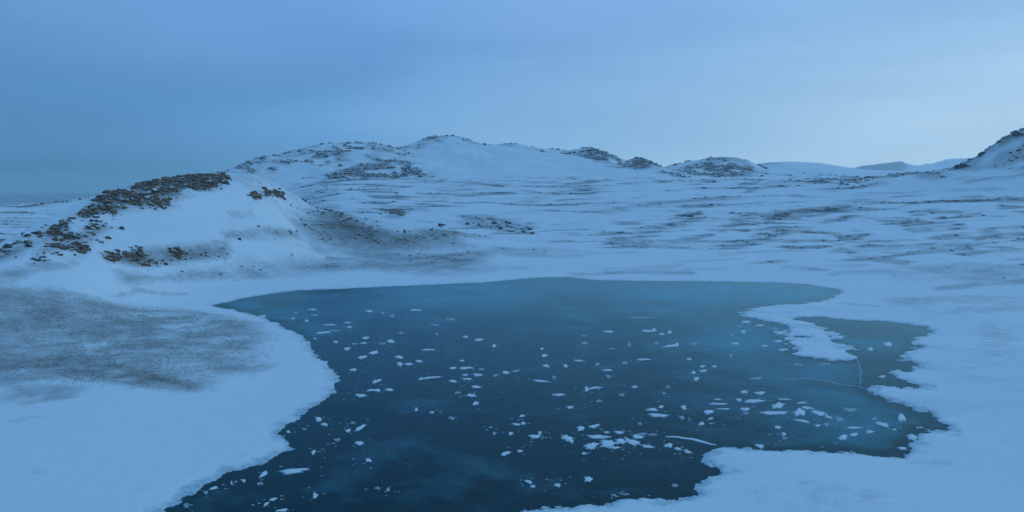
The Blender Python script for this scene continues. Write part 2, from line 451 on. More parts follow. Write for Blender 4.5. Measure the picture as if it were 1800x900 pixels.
# unplaced scour in the middle distance, with soft streaks that also paint in drift shading
midw = sstep(240, 380, DD) * sstep(6000, 1500, DD)
FN3 = fbm(GX * .3 + GY * .12, SL, 60, 5, 77, .6, LIM)
wfar = sstep(450, 900, DD)
scour = sstep(.0, .36, (FN2 * (1 - wfar) + FN3 * wfar) + .35 * FN1 - .2 * UND)
FN4 = fbm(GX * .4 + GY * .1, SL, 13, 4, 83, .6, LIM)
fine = sstep(-.06, .24, FN4 + .6 * FN2 + .3 * FN1) * sstep(-.16, .16, FN3 + .3 * UND + .8 * fbm(GX, GY, 260, 2, 107))
BARE = np.maximum(BARE, (.74 * fine) * sstep(215, 300, DD) * sstep(6000, 1500, DD) * np.where(own == 0, .3, 1))
bowl = [tuple(p) for p in soft_hit([735, 800, 900, 1000, 1060, 1085, 950, 800, 745], [268, 252, 262, 276, 290, 312, 314, 313, 295])[:, :2]]
CLEAN = 1 - .85 * (own == 1) * sstep(60, -30, seg_dist(GX, GY, bowl, True))
BARE *= CLEAN
scour = scour * CLEAN
BARE = np.maximum(BARE, scour * midw * np.where(own >= 0, .58, .78) * (1 - .5 * (own == 0)))
BARE *= sstep(.2, 2.0, SD)
BARE = np.clip(BARE, 0, 1)

# broken rock stands proud of the snow on the near crest and the far outcrops
crag = BARE * np.where(own == 0, sstep(.45, .8, BROWN), np.where(own > 0, .8, 0))
GZ += crag * np.where(own == 0, 1.5, 7.0) * (.35 - np.abs(fbm(GX, GY, 6.5, 3, 99, .6, LIM) * (DD < 600) + fbm(GX, GY, 45, 4, 97, .6, LIM) * (DD >= 600))) * (np.abs(DD - 330) > 0)
# snow thins out over the ice along the shore and on the spit
sx_, sy_ = flat(1410, 590)
SPIT = np.exp(-(((GX - sx_) / 24) ** 2 + ((GY - sy_) / 40) ** 2))
THIN = np.clip(sstep(1.6, 0, SD + 1.2 * fbm(GX, GY, 2.2, 3, 103)) * .9 + .75 * SPIT * sstep(-.1, .5, fbm(GX * .5, GY, 9, 4, 105)), 0, 1) * (SD < 40)

# ------------------------------------------------------------------ materials
MATS = {}


def mat(name):
    m = bpy.data.materials.new(name); m.use_nodes = True
    MATS[name] = m
    t = m.node_tree
    return m, t, t.nodes['Principled BSDF'], t.nodes.new, t.links.new


def m_noise(t, scale, detail=4, rough=.55, vec=None, dist=0):
    n = t.nodes.new('ShaderNodeTexNoise')
    n.inputs['Scale'].default_value = scale; n.inputs['Detail'].default_value = detail
    n.inputs['Roughness'].default_value = rough; n.inputs['Distortion'].default_value = dist
    if vec is not None: t.links.new(vec, n.inputs['Vector'])
    return n.outputs[0]


def m_math(t, op, a, b=None, clamp=False):
    n = t.nodes.new('ShaderNodeMath'); n.operation = op; n.use_clamp = clamp
    for i, s in enumerate((a, b)):
        if s is None: continue
        if isinstance(s, (int, float)): n.inputs[i].default_value = s
        else: t.links.new(s, n.inputs[i])
    return n.outputs[0]


def m_mix(t, f, a, b):
    n = t.nodes.new('ShaderNodeMix'); n.data_type = 'RGBA'
    for s, i in ((f, 0), (a, 6), (b, 7)):
        if isinstance(s, (int, float)): n.inputs[i].default_value = s
        elif isinstance(s, tuple): n.inputs[i].default_value = s if len(s) == 4 else s + (1,)
        else: t.links.new(s, n.inputs[i])
    return n.outputs[2]


def m_range(t, x, a, b, c=0, d=1):
    n = t.nodes.new('ShaderNodeMapRange'); t.links.new(x, n.inputs[0])
    for i, s in enumerate((a, b, c, d)): n.inputs[i + 1].default_value = s
    return n.outputs[0]


def m_attr(t, name):
    n = t.nodes.new('ShaderNodeAttribute'); n.attribute_name = name
    return n.outputs['Fac']


def m_bump(t, h, strength, dist):
    n = t.nodes.new('ShaderNodeBump'); n.inputs['Strength'].default_value = strength; n.inputs['Distance'].default_value = dist
    t.links.new(h, n.inputs['Height'])
    return n.outputs[0]


# snowy ground: snow with frozen grass, gravel and rock showing through
m, t, bsdf, n_, l_ = mat('snow_ground')
pos = n_('ShaderNodeNewGeometry').outputs['Position']
bare = m_attr(t, 'bare'); brown = m_attr(t, 'brown')
n1 = m_noise(t, .55, 6, .65, pos); n2 = m_noise(t, 2.6, 5, .7, pos); n3 = m_noise(t, .035, 4, .5, pos)
thr = m_math(t, 'ADD', bare, m_math(t, 'MULTIPLY', m_math(t, 'SUBTRACT', n1, .5), .75))
thr = m_math(t, 'ADD', thr, m_math(t, 'MULTIPLY', m_math(t, 'SUBTRACT', n2, .5), .7))
n4 = m_noise(t, .07, 5, .65, pos)
thr = m_math(t, 'ADD', thr, m_math(t, 'MULTIPLY', m_math(t, 'SUBTRACT', n4, .5), .6))
cover = m_range(t, thr, .12, 1.05)
cover = m_math(t, 'MULTIPLY', cover, m_range(t, bare, .03, .2))
snow = m_mix(t, m_range(t, n3, .33, .67), (.74, .765, .80), (.83, .84, .85))
snow = m_mix(t, m_range(t, n1, .3, .7), snow, (.78, .79, .805))
snow = m_mix(t, m_math(t, 'MULTIPLY', m_attr(t, 'thin'), m_range(t, n2, .25, .6)), snow, (.25, .40, .47))
rock = m_mix(t, m_range(t, n2, .35, .65), (.075, .098, .105), (.17, .20, .205))
heath = m_mix(t, m_range(t, n1, .35, .65), (.055, .038, .024), (.19, .145, .085))
dirt = m_mix(t, brown, rock, heath)
l_(m_mix(t, cover, snow, dirt), bsdf.inputs['Base Color'])
bsdf.inputs['Roughness'].default_value = .75
bsdf.inputs['Specular IOR Level'].default_value = .25
hgt = m_math(t, 'ADD', m_math(t, 'MULTIPLY', n1, .6), m_math(t, 'MULTIPLY', n2, .22))
hgt = m_math(t, 'SUBTRACT', hgt, m_math(t, 'MULTIPLY', cover, .25))
mpn = n_('ShaderNodeMapping'); mpn.inputs['Scale'].default_value = (.22, .8, 1); mpn.inputs['Rotation'].default_value = (0, 0, R(14)); l_(pos, mpn.inputs[0])
hgt = m_math(t, 'ADD', hgt, m_math(t, 'MULTIPLY', m_noise(t, .9, 4, .55, mpn.outputs[0], .4), .9))
l_(m_bump(t, hgt, .60, .22), bsdf.inputs['Normal'])

# lake ice
m, t, bsdf, n_, l_ = mat('lake_ice')
pos = n_('ShaderNodeNewGeometry').outputs['Position']
frost = m_attr(t, 'frost')
i1 = m_noise(t, .055, 6, .6, pos, .6); i2 = m_noise(t, .45, 6, .6, pos, .4); i3 = m_noise(t, 3.0, 4, .6, pos)
vor = n_('ShaderNodeTexVoronoi'); vor.feature = 'DISTANCE_TO_EDGE'; vor.inputs['Scale'].default_value = .045
wv = n_('ShaderNodeVectorMath'); wv.operation = 'ADD'
nv = n_('ShaderNodeTexNoise'); nv.inputs['Scale'].default_value = .12; nv.inputs['Detail'].default_value = 4
l_(pos, nv.inputs['Vector'])
sc_ = n_('ShaderNodeVectorMath'); sc_.operation = 'SCALE'; sc_.inputs['Scale'].default_value = 9
l_(nv.outputs['Color'], sc_.inputs[0]); l_(pos, wv.inputs[0]); l_(sc_.outputs[0], wv.inputs[1])
l_(wv.outputs[0], vor.inputs['Vector'])
crack = m_range(t, vor.outputs['Distance'], .0, .012, 1, 0)
crack = m_math(t, 'MULTIPLY', crack, m_range(t, i1, .45, .62))
fr = m_math(t, 'ADD', frost, m_math(t, 'MULTIPLY', m_math(t, 'SUBTRACT', i1, .5), .7))
fr = m_math(t, 'ADD', fr, m_math(t, 'MULTIPLY', m_math(t, 'SUBTRACT', i2, .5), .35))
fr = m_math(t, 'MAXIMUM', m_range(t, fr, .1, .95), m_math(t, 'MULTIPLY', crack, .22))
deep = m_mix(t, m_range(t, i2, .3, .7), (.001, .014, .018), (.003, .032, .038))
t.nodes.remove(bsdf)
bmp = m_bump(t, m_math(t, 'ADD', i3, m_math(t, 'MULTIPLY', i2, 1.5)), .10, .02)
dif = n_('ShaderNodeBsdfDiffuse'); l_(m_mix(t, fr, deep, (.075, .235, .285)), dif.inputs['Color']); l_(bmp, dif.inputs['Normal'])
glo = n_('ShaderNodeBsdfGlossy'); glo.inputs['Color'].default_value = (.60, .93, .99, 1)
l_(m_range(t, fr, 0, 1, .12, .4), glo.inputs['Roughness']); l_(bmp, glo.inputs['Normal'])
fre = n_('ShaderNodeFresnel'); fre.inputs['IOR'].default_value = 1.19; l_(bmp, fre.inputs['Normal'])
mxs = n_('ShaderNodeMixShader'); l_(fre.outputs[0], mxs.inputs[0]); l_(dif.outputs[0], mxs.inputs[1]); l_(glo.outputs[0], mxs.inputs[2])
l_(mxs.outputs[0], t.nodes['Material Output'].inputs['Surface'])

# wind packed snow lying on the ice
m, t, bsdf, n_, l_ = mat('drift_snow')
pos = n_('ShaderNodeNewGeometry').outputs['Position']
q = m_noise(t, 3.0, 5, .6, pos)
l_(m_mix(t, m_range(t, q, .3, .7), (.70, .73, .77), (.81, .82, .83)), bsdf.inputs['Base Color'])
bsdf.inputs['Roughness'].default_value = .75; bsdf.inputs['Specular IOR Level'].default_value = .25
l_(m_bump(t, q, .4, .05), bsdf.inputs['Normal'])
# thin dusting: ice shines through
m, t, bsdf, n_, l_ = mat('thin_snow')
pos = n_('ShaderNodeNewGeometry').outputs['Position']
q = m_noise(t, 2.0, 5, .6, pos)
l_(m_mix(t, m_range(t, q, .3, .7), (.20, .29, .34), (.46, .53, .57)), bsdf.inputs['Base Color'])
bsdf.inputs['Roughness'].default_value = .6


def rock_mat(name, dark, light, snow_lo):
    m, t, bsdf, n_, l_ = mat(name)
    g = n_('ShaderNodeNewGeometry'); pos = g.outputs['Position']
    sp = n_('ShaderNodeSeparateXYZ'); l_(g.outputs['Normal'], sp.inputs[0])
    a = m_noise(t, .9, 6, .65, pos); b = m_noise(t, 3.5, 5, .6, pos)
    c = m_mix(t, m_range(t, a, .35, .68), dark, light)
    s = m_math(t, 'ADD', sp.outputs[2], m_math(t, 'MULTIPLY', m_math(t, 'SUBTRACT', b, .5), .8))
    l_(m_mix(t, m_range(t, s, snow_lo, snow_lo + .15), c, (.76, .78, .81)), bsdf.inputs['Base Color'])
    bsdf.inputs['Roughness'].default_value = .85
    l_(m_bump(t, b, .6, .15), bsdf.inputs['Normal'])


rock_mat('brown_rock', (.060, .036, .022), (.30, .19, .12), .90)
rock_mat('grey_rock', (.032, .038, .041), (.13, .14, .14), .84)
rock_mat('olive_rock', (.07, .058, .022), (.27, .21, .085), .93)
rock_mat('buried_rock', (.05, .042, .035), (.20, .16, .12), .55)

m, t, bsdf, n_, l_ = mat('frozen_grass')
oi = n_('ShaderNodeNewGeometry').outputs['Random Per Island']
l_(m_mix(t, oi, (.24, .23, .18), (.62, .62, .60)), bsdf.inputs['Base Color'])
bsdf.inputs['Roughness'].default_value = .9

m, t, bsdf, n_, l_ = mat('sea_water')
pos = n_('ShaderNodeNewGeometry').outputs['Position']
bsdf.inputs['Base Color'].default_value = (.008, .07, .09, 1)
bsdf.inputs['Roughness'].default_value = .12; bsdf.inputs['IOR'].default_value = 1.33
l_(m_bump(t, m_noise(t, .02, 4, .6, pos), .05, 1.0), bsdf.inputs['Normal'])

# ------------------------------------------------------------------ mesh helpers


def np_mesh(name, verts, quads, material, attrs=None, normals=None, tri=False):
    me = bpy.data.meshes.new(name)
    n = len(verts); f = len(quads); k = quads.shape[1]
    me.vertices.add(n); me.vertices.foreach_set('co', np.ascontiguousarray(verts, np.float32).ravel())
    me.loops.add(f * k); me.loops.foreach_set('vertex_index', np.ascontiguousarray(quads, np.int32).ravel())
    me.polygons.add(f); me.polygons.foreach_set('loop_start', np.arange(0, f * k, k, dtype=np.int32))
    me.update(calc_edges=True)
    for an, av in (attrs or {}).items():
        a = me.attributes.new(an, 'FLOAT', 'POINT'); a.data.foreach_set('value', np.ascontiguousarray(av, np.float32))
    me.materials.append(MATS[material])
    me.shade_smooth()
    if normals is not None: me.normals_split_custom_set_from_vertices(normals.tolist())
    return me


def add(name, me, loc=(0, 0, 0), parent=None, kind=None, label=None, cat=None, group=None):
    o = bpy.data.objects.new(name, me); COL.objects.link(o); o.location = loc
    if parent: o.parent = parent
    if kind: o['kind'] = kind
    if label: o['label'] = label
    if cat: o['category'] = cat
    if group: o['group'] = group
    return o


# ------------------------------------------------------------------ land sheet, split into open ground and each hill
P3 = np.stack([GX, GY, GZ], -1)
du = np.empty_like(P3); dv = np.empty_like(P3)
du[:, 1:-1] = P3[:, 2:] - P3[:, :-2]; du[:, 0] = P3[:, 1] - P3[:, 0]; du[:, -1] = P3[:, -1] - P3[:, -2]
dv[1:-1] = P3[2:] - P3[:-2]; dv[0] = P3[1] - P3[0]; dv[-1] = P3[-1] - P3[-2]
NRM = np.cross(du, dv); NRM /= np.linalg.norm(NRM, axis=-1, keepdims=True) + 1e-12
ids = np.arange(NR * NC).reshape(NR, NC)
quads = np.stack([ids[:-1, :-1], ids[:-1, 1:], ids[1:, 1:], ids[1:, :-1]], -1)
fo = own[:-1, :-1]
deepw = (SD[:-1, :-1] < -4) & (SD[1:, 1:] < -4) & (SD[:-1, 1:] < -4) & (SD[1:, :-1] < -4)
pf_, nf_, bf_, wf_, tf_ = P3.reshape(-1, 3), NRM.reshape(-1, 3), BARE.ravel(), BROWN.ravel(), THIN.ravel()
for k in range(-1, len(RID)):
    q = quads[(fo == k) & ~deepw]
    if len(q) == 0: continue
    used, inv = np.unique(q, return_inverse=True)
    q = inv.reshape(-1, 4)
    me = np_mesh('ground' if k < 0 else 'hill', pf_[used], q, 'snow_ground', {'bare': bf_[used], 'brown': wf_[used], 'thin': tf_[used]}, -nf_[used] if nf_[used][:, 2].mean() < 0 else nf_[used])
    add('ground' if k < 0 else RID[k][0], me, kind='structure', label='open snow field with wind scoured grass around the frozen lake' if k < 0 else RID[k][1])

# sea beyond the coastal plain
a = np.linspace(-math.pi, math.pi, 97)
rr = np.array([1500, 2500, 5000, 9000, 13000.0])
V = np.array([(r * math.sin(t_), r * math.cos(t_), -33.0) for r in rr for t_ in a])
I = np.arange(len(V)).reshape(len(rr), len(a))
add('sea', np_mesh('sea', V, np.stack([I[:-1, :-1], I[1:, :-1], I[1:, 1:], I[:-1, 1:]], -1).reshape(-1, 4)[:, ::-1], 'sea_water'), kind='structure', label='blue sea beyond the coastal plain at the left')

# ------------------------------------------------------------------ lake ice sheet
la = np.linspace(R(-36), R(42), 520); ld = 1 / np.linspace(1 / 40, 1 / 262, 380)
LA, LD = np.meshgrid(la, ld)
LX, LY = LD * np.sin(LA), LD * np.cos(LA)
lsd = lake_sd(LX, LY)
FR = np.zeros_like(LX)
fnz = fbm(LX, LY, 14, 4, 81)
fnb = fbm(LX * .5, LY, 40, 3, 87)


def frost(px, s_, soft):
    global FR
    P = [tuple(float(c) for c in flat(u, v)) for u, v in px]
    d = seg_dist(LX, LY, P, True)
    FR = np.maximum(FR, s_ * sstep(soft, -soft, d + soft * 1.2 * fnz))


frost([(1270, 560), (1370, 580), (1392, 626), (1440, 634), (1498, 636), (1512, 650), (1510, 680), (1600, 716), (1650, 745), (1600, 800), (1300, 792), (1200, 760), (1150, 700), (1180, 620)], .40, 9)
frost([(1380, 640), (1496, 638), (1513, 652), (1510, 682), (1450, 676), (1380, 668)], .62, 5)
frost([(1370, 672), (1520, 684), (1600, 720), (1570, 770), (1480, 790), (1400, 720)], .68, 5)
frost([(720, 506), (960, 500), (980, 525), (860, 540), (720, 540)], .34, 9)
frost([(1000, 498), (1300, 500), (1460, 508), (1440, 528), (1280, 535), (1100, 530)], .30, 9)
frost([(860, 690), (960, 685), (1040, 695), (960, 712), (860, 706)], .16, 4)
frost([(1060, 800), (1160, 795), (1240, 812), (1200, 830), (1100, 822)], .26, 3)
frost([(540, 860), (600, 850), (640, 880), (560, 890)], .22, 2)
frost([(400, 536), (450, 528), (480, 538), (430, 545)], .3, 1.5)
FR += .08 + .15 * sstep(110, 225, LD) + .55 * np.clip(fnb, -.3, 1) + .42 * fnz + .2 * fbm(LX * .6, LY, 5, 3, 89)
# clear dark rim of young ice along the shore
FR *= sstep(.3, 3.0, -lsd) * .85 + .15
I = np.arange(LX.size).reshape(LX.shape)
keep = (lsd[:-1, :-1] < 5)
q = np.stack([I[:-1, :-1], I[1:, :-1], I[1:, 1:], I[:-1, 1:]], -1)[keep]
used, inv = np.unique(q, return_inverse=True)
V = np.stack([LX.ravel(), LY.ravel(), np.zeros(LX.size)], -1)[used]
lake = add('lake', np_mesh('lake', V, inv.reshape(-1, 4)[:, ::-1], 'lake_ice', {'frost': FR.ravel()[used]}), kind='structure', label='dark blue frozen lake with clear ice and snow flecks')


def ribbon(name, px, w0, parent, material='thin_snow', h=.03):
    """low ridge of snow along a line on the ice"""
    pts = np.array([flat(u, v) for u, v in px], float).reshape(-1, 2)
    s = np.concatenate([[0], np.cumsum(np.hypot(*np.diff(pts, axis=0).T))])
    S = np.arange(0, s[-1], .35)
    X, Y = np.interp(S, s, pts[:, 0]), np.interp(S, s, pts[:, 1])
    X = X + .25 * fbm(X, Y, 2.5, 3, 5); Y = Y + .5 * fbm(X, Y, 3.1, 3, 6)
    tx, ty = np.gradient(X), np.gradient(Y); ln = np.hypot(tx, ty) + 1e-9
    nx, ny = -ty / ln, tx / ln
    w = w0 * (.6 + .9 * np.abs(fbm(X * 1.0, Y, 3.0, 3, 9))) * np.sin(np.pi * np.clip(S / S[-1], .03, .97)) ** .5
    rows = []
    for o_, z_ in ((-1, .004), (-.5, h * .8), (0, h), (.5, h * .8), (1, .004)):
        rows.append(np.stack([X + nx * w * o_, Y + ny * w * o_, np.full_like(X, z_)], -1))
    V = np.stack(rows, 1); n, c = V.shape[:2]
    I = np.arange(n * c).reshape(n, c)
    q = np.stack([I[:-1, :-1], I[:-1, 1:], I[1:, 1:], I[1:, :-1]], -1).reshape(-1, 4)
    return add(name, np_mesh(name, V.reshape(-1, 3), q, material), parent=parent)


ribbon('ice_crack', [(1370, 669), (1406, 665), (1430, 666), (1450, 669), (1478, 676), (1505, 679), (1522, 684)], .28, lake)
ribbon('ice_crack', [(1490, 618), (1502, 626), (1510, 640), (1514, 655), (1511, 678), (1520, 686)], .09, lake)

# ------------------------------------------------------------------ snow patches on the ice
LFT = ('small snow fleck on the dark ice by the pointed west bay', 'snow flecks in the west bay')
PATCHES = '''462,556,14,5 485,570,22,4 515,560,7,4 539,564,7,6 520,550,10,4t 549,544,16,3 553,554,10,4t 580,571,22,3 611,567,14,3 614,575,8,5 649,547,12,5 673,550,6,5t 689,555,8,6t 731,545,24,3
564,585,18,4 575,584,12,4 589,581,16,3t 590,601,10,5 610,613,14,6 623,604,10,4t 643,594,14,5 639,603,12,4 687,600,14,7 673,604,12,4t 705,585,8,5t 768,587,8,4t 764,571,14,4t 793,561,14,5t 637,628,20,5,12 657,620,20,6,14 753,615,23,4 702,628,18,6,-12 703,640,12,8 718,640,18,4 737,635,14,5 796,647,12,6 621,650,13,6 662,670,16,7,14 653,686,18,5 664,686,10,6 684,685,18,5 634,695,22,6 758,664,34,4,4 740,666,10,5,20 796,670,14,6 554,595,8,5t
818,592,10,5 842,597,18,5 869,608,9,6 812,634,8,4 819,647,26,5 846,649,12,4t 818,659,10,5 840,659,20,5 821,666,18,4 871,660,10,5t 889,655,14,6 907,652,12,6t 837,680,18,6 804,690,10,5t 829,695,18,6 953,613,8,4 957,625,13,6 960,643,13,6 974,663,6,8t 951,670,32,4,-4 982,694,22,5 1017,634,20,3 994,643,9,6 1028,603,11,6t 1027,590,8,3t 1070,583,18,5 1050,640,8,6t 1068,651,17,5 1070,662,10,6t 1098,638,12,5t 1131,632,24,4 1106,606,5,8t 1138,582,26,4 1150,580,8,7 1163,587,12,4 1177,584,9,6 1154,603,12,4t 1180,608,26,5,5 1190,606,8,8 1127,558,60,3t 1031,684,8,10 1046,682,28,4,5 1116,680,12,5 1093,694,10,6t 1174,680,8,5t 1167,691,6,6t 1076,613,14,3t
1307,583,11,6 1312,566,20,5 1335,572,16,4 1362,578,14,5t 1368,600,16,5 1376,615,18,5 1300,573,12,4t 1352,563,18,4 1402,641,16,4t 1450,640,22,4t 1293,604,12,6 1344,608,13,4 1285,625,5,9t 1211,631,11,4 1219,604,14,4t 1256,644,10,5 1235,644,10,5 1236,652,13,5 1219,655,9,6 1224,666,11,9 1287,589,8,4t 1530,614,10,9 1561,605,14,11 1606,603,10,8 1551,662,14,5 1330,665,20,6t
1308,689,16,6 1336,691,18,8 1261,702,14,3 1299,703,9,7 1325,705,34,8 1262,710,32,4 1246,724,20,9,12 1272,719,24,3 1310,719,22,6 1311,726,10,5t 1367,713,24,12 1361,726,44,9 1406,725,24,14 1378,702,26,3 1410,708,18,4 1419,717,22,6,-10 1439,726,34,8,-12 1456,733,16,5,-15 1410,740,28,6,-8 1437,748,12,4 1453,746,10,6t 1476,737,12,9t 1494,720,22,8t 1367,751,11,7 1378,763,10,7 1379,770,9,5t 1249,736,9,5 1233,745,10,8 1250,744,8,3t 1336,784,17,8 1482,769,17,11 1501,764,15,7 1503,752,34,4 1529,759,13,8 1551,746,24,9,-14 1537,736,10,6t 1572,755,9,4 1585,735,17,15 1604,769,24,12,-25 1586,788,16,6 1202,716,11,9 1250,819,14,5,-15
1002,716,14,5 1053,705,10,5t 1146,720,20,7 1162,715,12,5 1157,730,44,6,-6 1199,734,10,7t 1021,753,16,9 1045,749,20,7,8 998,771,22,15,-22 1066,760,9,5 1088,760,20,5,-8 1125,745,8,5t 1052,768,44,7,-3 1039,784,26,14 1068,780,32,14 1091,776,24,11 1112,777,28,13,-15 1121,768,20,9 1081,787,22,5 1128,763,22,5t 1148,764,16,4t 1139,785,28,5,-6 1027,797,8,7 1175,783,18,8 1192,789,16,5,-14 1209,794,18,6,-16 1034,842,17,10 980,853,11,8 1187,853,13,5t 1100,869,16,4t 1079,870,8,4t
620,743,10,4t 612,757,10,8,20 633,752,24,8,26 632,779,16,8,12 648,809,11,9 732,720,7,7 759,725,9,5 794,735,11,6t 836,709,11,8 918,731,10,6 908,746,16,5 920,744,8,7 898,762,10,6 869,762,8,6t 863,751,6,4t 940,767,20,9 949,761,6,8 889,797,17,9,14 914,793,9,6 929,847,14,7,-28 937,855,9,6 682,861,8,7t 664,858,9,6t
560,737,12,11 570,746,12,7 593,773,10,6t 551,795,10,8,35 517,828,56,10,4 463,834,20,8,32 407,849,4,8 428,845,8,7 458,850,10,6t 376,858,16,6,14 362,866,8,6t 327,887,8,7t 480,878,14,6,10 468,886,12,6,30 554,871,9,13,60 496,897,22,6,8 507,759,8,6 535,754,8,4t'''
SPECIAL = {
    (517, 828): 'longest bright snow sliver on the dark ice beside the near left shore',
    (998, 771): 'blocky snow lump at the left end of the broken snow strip',
    (1034, 842): 'bright round snow lump alone on dark ice above the near right shore',
    (648, 809): 'bright round snow dot alone below the tilted flecks by the left shore',
    (633, 752): 'tilted snow sliver pointing up and right, off the near left shore',
    (463, 834): 'tilted snow sliver just left of the longest bright one',
    (554, 871): 'steeply tilted snow sliver on dark ice below the longest bright one',
    (758, 664): 'long thin snow dash in the left middle of the lake',
    (753, 615): 'straight thin snow dash, upper left middle of the lake',
    (951, 670): 'long thin snow dash in the centre of the lake',
    (1046, 682): 'thin bar of the corner shaped snow mark right of centre',
    (1031, 684): 'stubby end of the corner shaped snow mark right of centre',
    (1157, 730): 'long curved snow streak under two small flecks, right of centre',
    (889, 797): 'tilted snow lump with one round dot at its right, lower centre',
    (940, 767): 'wide snow lump with an upturned right end, lower centre',
    (1361, 726): 'widest snow slab among the scattered slabs on the pale right ice',
    (1406, 725): 'thick snow slab right of the widest slab on the pale ice',
    (1585, 735): 'square snow block against the right shore inlet',
    (1127, 558): 'longest faint snow streak far out near the far shore',
    (1561, 605): 'snow lump in the middle of the dark right bay',
    (1530, 614): 'round snow lump at the left of the dark right bay',
    (1606, 603): 'small snow lump near the shore end of the dark right bay',
    (1336, 784): 'snow block standing just off the lower right shore',
    (496, 897): 'snow sliver cut by the bottom edge near the left shore',
    (1482, 769): 'thick bright snow lump on pale ice near the lower right shore',
}


def zone(u, v):
    if v < 600 and u < 800: return 'thin snow fleck in the far left of the lake', 'far left flecks'
    if v < 622 and u < 1210: return 'small snow fleck on the far middle ice', 'far middle flecks'
    if v < 630: return 'small snow fleck beside the far right spit', 'flecks by the snow spit'
    if u < 700 and v < 720: return 'snow fleck off the rounded left shore point', 'flecks off the left point'
    if u < 790 and v < 720: return 'snow fleck in the left middle of the lake', 'left middle flecks'
    if u < 930 and v < 712: return 'snow dash in the cluster left of centre', 'cluster left of centre'
    if u < 1120 and v < 712: return 'small snow dash in the middle of the lake', 'middle dashes'
    if u < 1230 and 740 < v < 800 and u > 985: return 'snow slab in the broken strip at lower right', 'broken snow strip'
    if u > 1470: return 'snow slab on pale ice along the right shore', 'right shore slabs'
    if u > 1230 and v > 680: return 'flat snow slab scattered on the pale right ice', 'scattered slabs on pale ice'
    if u > 1120 and v < 745: return 'small snow fleck right of the lake centre', 'right of centre flecks'
    if u < 600: return 'small snow sliver under the near left shore', 'near left shore slivers'
    if u < 850: return 'small snow dot on dark ice, lower left middle', 'near left dots'
    if v < 800: return 'snow lump in the cluster at lower centre', 'lower centre cluster'
    return 'small snow dot by the near right shore', 'near right dots'


def patch_mesh(px, thin, seed):
    P = np.array([flat(u, v) for u, v in px], float).reshape(-1, 2)
    c = P.mean(0); Q = P - c
    n = len(Q); hgt = min(.13, .04 + .03 * math.sqrt(np.ptp(Q[:, 0]) * np.ptp(Q[:, 1])))
    if thin: hgt *= .45
    r_ = np.random.default_rng(seed)
    V = [np.column_stack([Q, np.full(n, .003)])]
    for s_, z_ in ((.80, .12), (.62, .8), (.3, 1.0)):
        V.append(np.column_stack([Q * s_, hgt * z_ * (.8 + .4 * r_.random(n))]))
    V.append(np.array([[0, 0, hgt]]))
    V = np.vstack(V); F = []
    for k in range(3):
        for i in range(n):
            j = (i + 1) % n
            F.append((k * n + i, k * n + j, (k + 1) * n + j)); F.append((k * n + i, (k + 1) * n + j, (k + 1) * n + i))
    for i in range(n): F.append((3 * n + i, 3 * n + (i + 1) % n, 4 * n))
    # outline runs clockwise in the photo, so flip if the faces look down
    e = np.array(F); a_, b_, c_ = V[e[:, 0]], V[e[:, 1]], V[e[:, 2]]
    if np.cross(b_ - a_, c_ - a_)[:, 2].mean() < 0: e = e[:, ::-1]
    me = np_mesh('snow_patch', V, e, 'thin_snow' if thin else 'drift_snow')
    if not thin:
        me.materials.append(MATS['thin_snow'])
        me.polygons.foreach_set('material_index', (np.arange(len(e)) < 2 * n).astype(np.int32))
    return me, (float(c[0]), float(c[1]), 0)


def blob_px(u, v, w, h, tilt, r_, n):
    th = np.linspace(0, 2 * np.pi, n, endpoint=False)
    ph = r_.random(4) * 6.28
    rad = 1 + .14 * np.sin(7 * th + ph[3]) + .16 * np.sin(2 * th + ph[0]) + .13 * np.sin(3 * th + ph[1]) + .10 * np.sin(5 * th + ph[2]) + .34 * (r_.random(n) - .5)
    x = .5 * w * rad * np.sign(np.cos(th)) * np.abs(np.cos(th)) ** .8; y = .5 * h * rad * np.sin(th)
    a_ = R(tilt)
    return [(u + xx * math.cos(a_) + yy * math.sin(a_), v - xx * math.sin(a_) + yy * math.cos(a_)) for xx, yy in zip(x, y)]


PLIST = []; PGRP = {}
for k, tok in enumerate(PATCHES.split()):
    thin = tok.endswith('t')
    f = [float(s_) for s_ in tok.rstrip('t').split(',')]
    u, v, w, h = f[:4]; tilt = f[4] if len(f) > 4 else 0
    r_ = np.random.default_rng(1000 + k)
    me, loc = patch_mesh(blob_px(u, v, w * .93, h * .82, tilt, r_, 24 if w < 26 else 36), thin, k)
    lab = SPECIAL.get((int(u), int(v)))
    zl, zg = zone(u, v)
    if thin and not lab: zl = 'faint ' + zl; zg = 'faint ' + zg
    PLIST.append((u, v, w, h))
    o = add('snow_patch', me, loc, label=lab or zl, cat='snow patch', group=zg)
    if not lab: PGRP.setdefault(zl, []).append((u, o))
ORD = 'leftmost second third fourth fifth sixth seventh eighth ninth tenth eleventh twelfth thirteenth fourteenth fifteenth sixteenth seventeenth eighteenth nineteenth twentieth twenty-first twenty-second twenty-third twenty-fourth twenty-fifth twenty-sixth'.split()


def number_off(items):
    items.sort(key=lambda e: e[0])
    if len(items) < 2: return
    for k, (u, o) in enumerate(items):
        o['label'] = o['label'] + (', leftmost' if k == 0 else ', rightmost' if k == len(items) - 1 else ', %s from left' % ORD[k])


for zl in PGRP: number_off(PGRP[zl])
o = ribbon('snow_ridge', [(1170, 768), (1192, 768), (1217, 772), (1239, 777), (1262, 784)], .42, None, 'drift_snow', .09)
o['label'] = 'thin curved snow ridge running from the right shore onto the ice'; o['category'] = 'snow ridge'

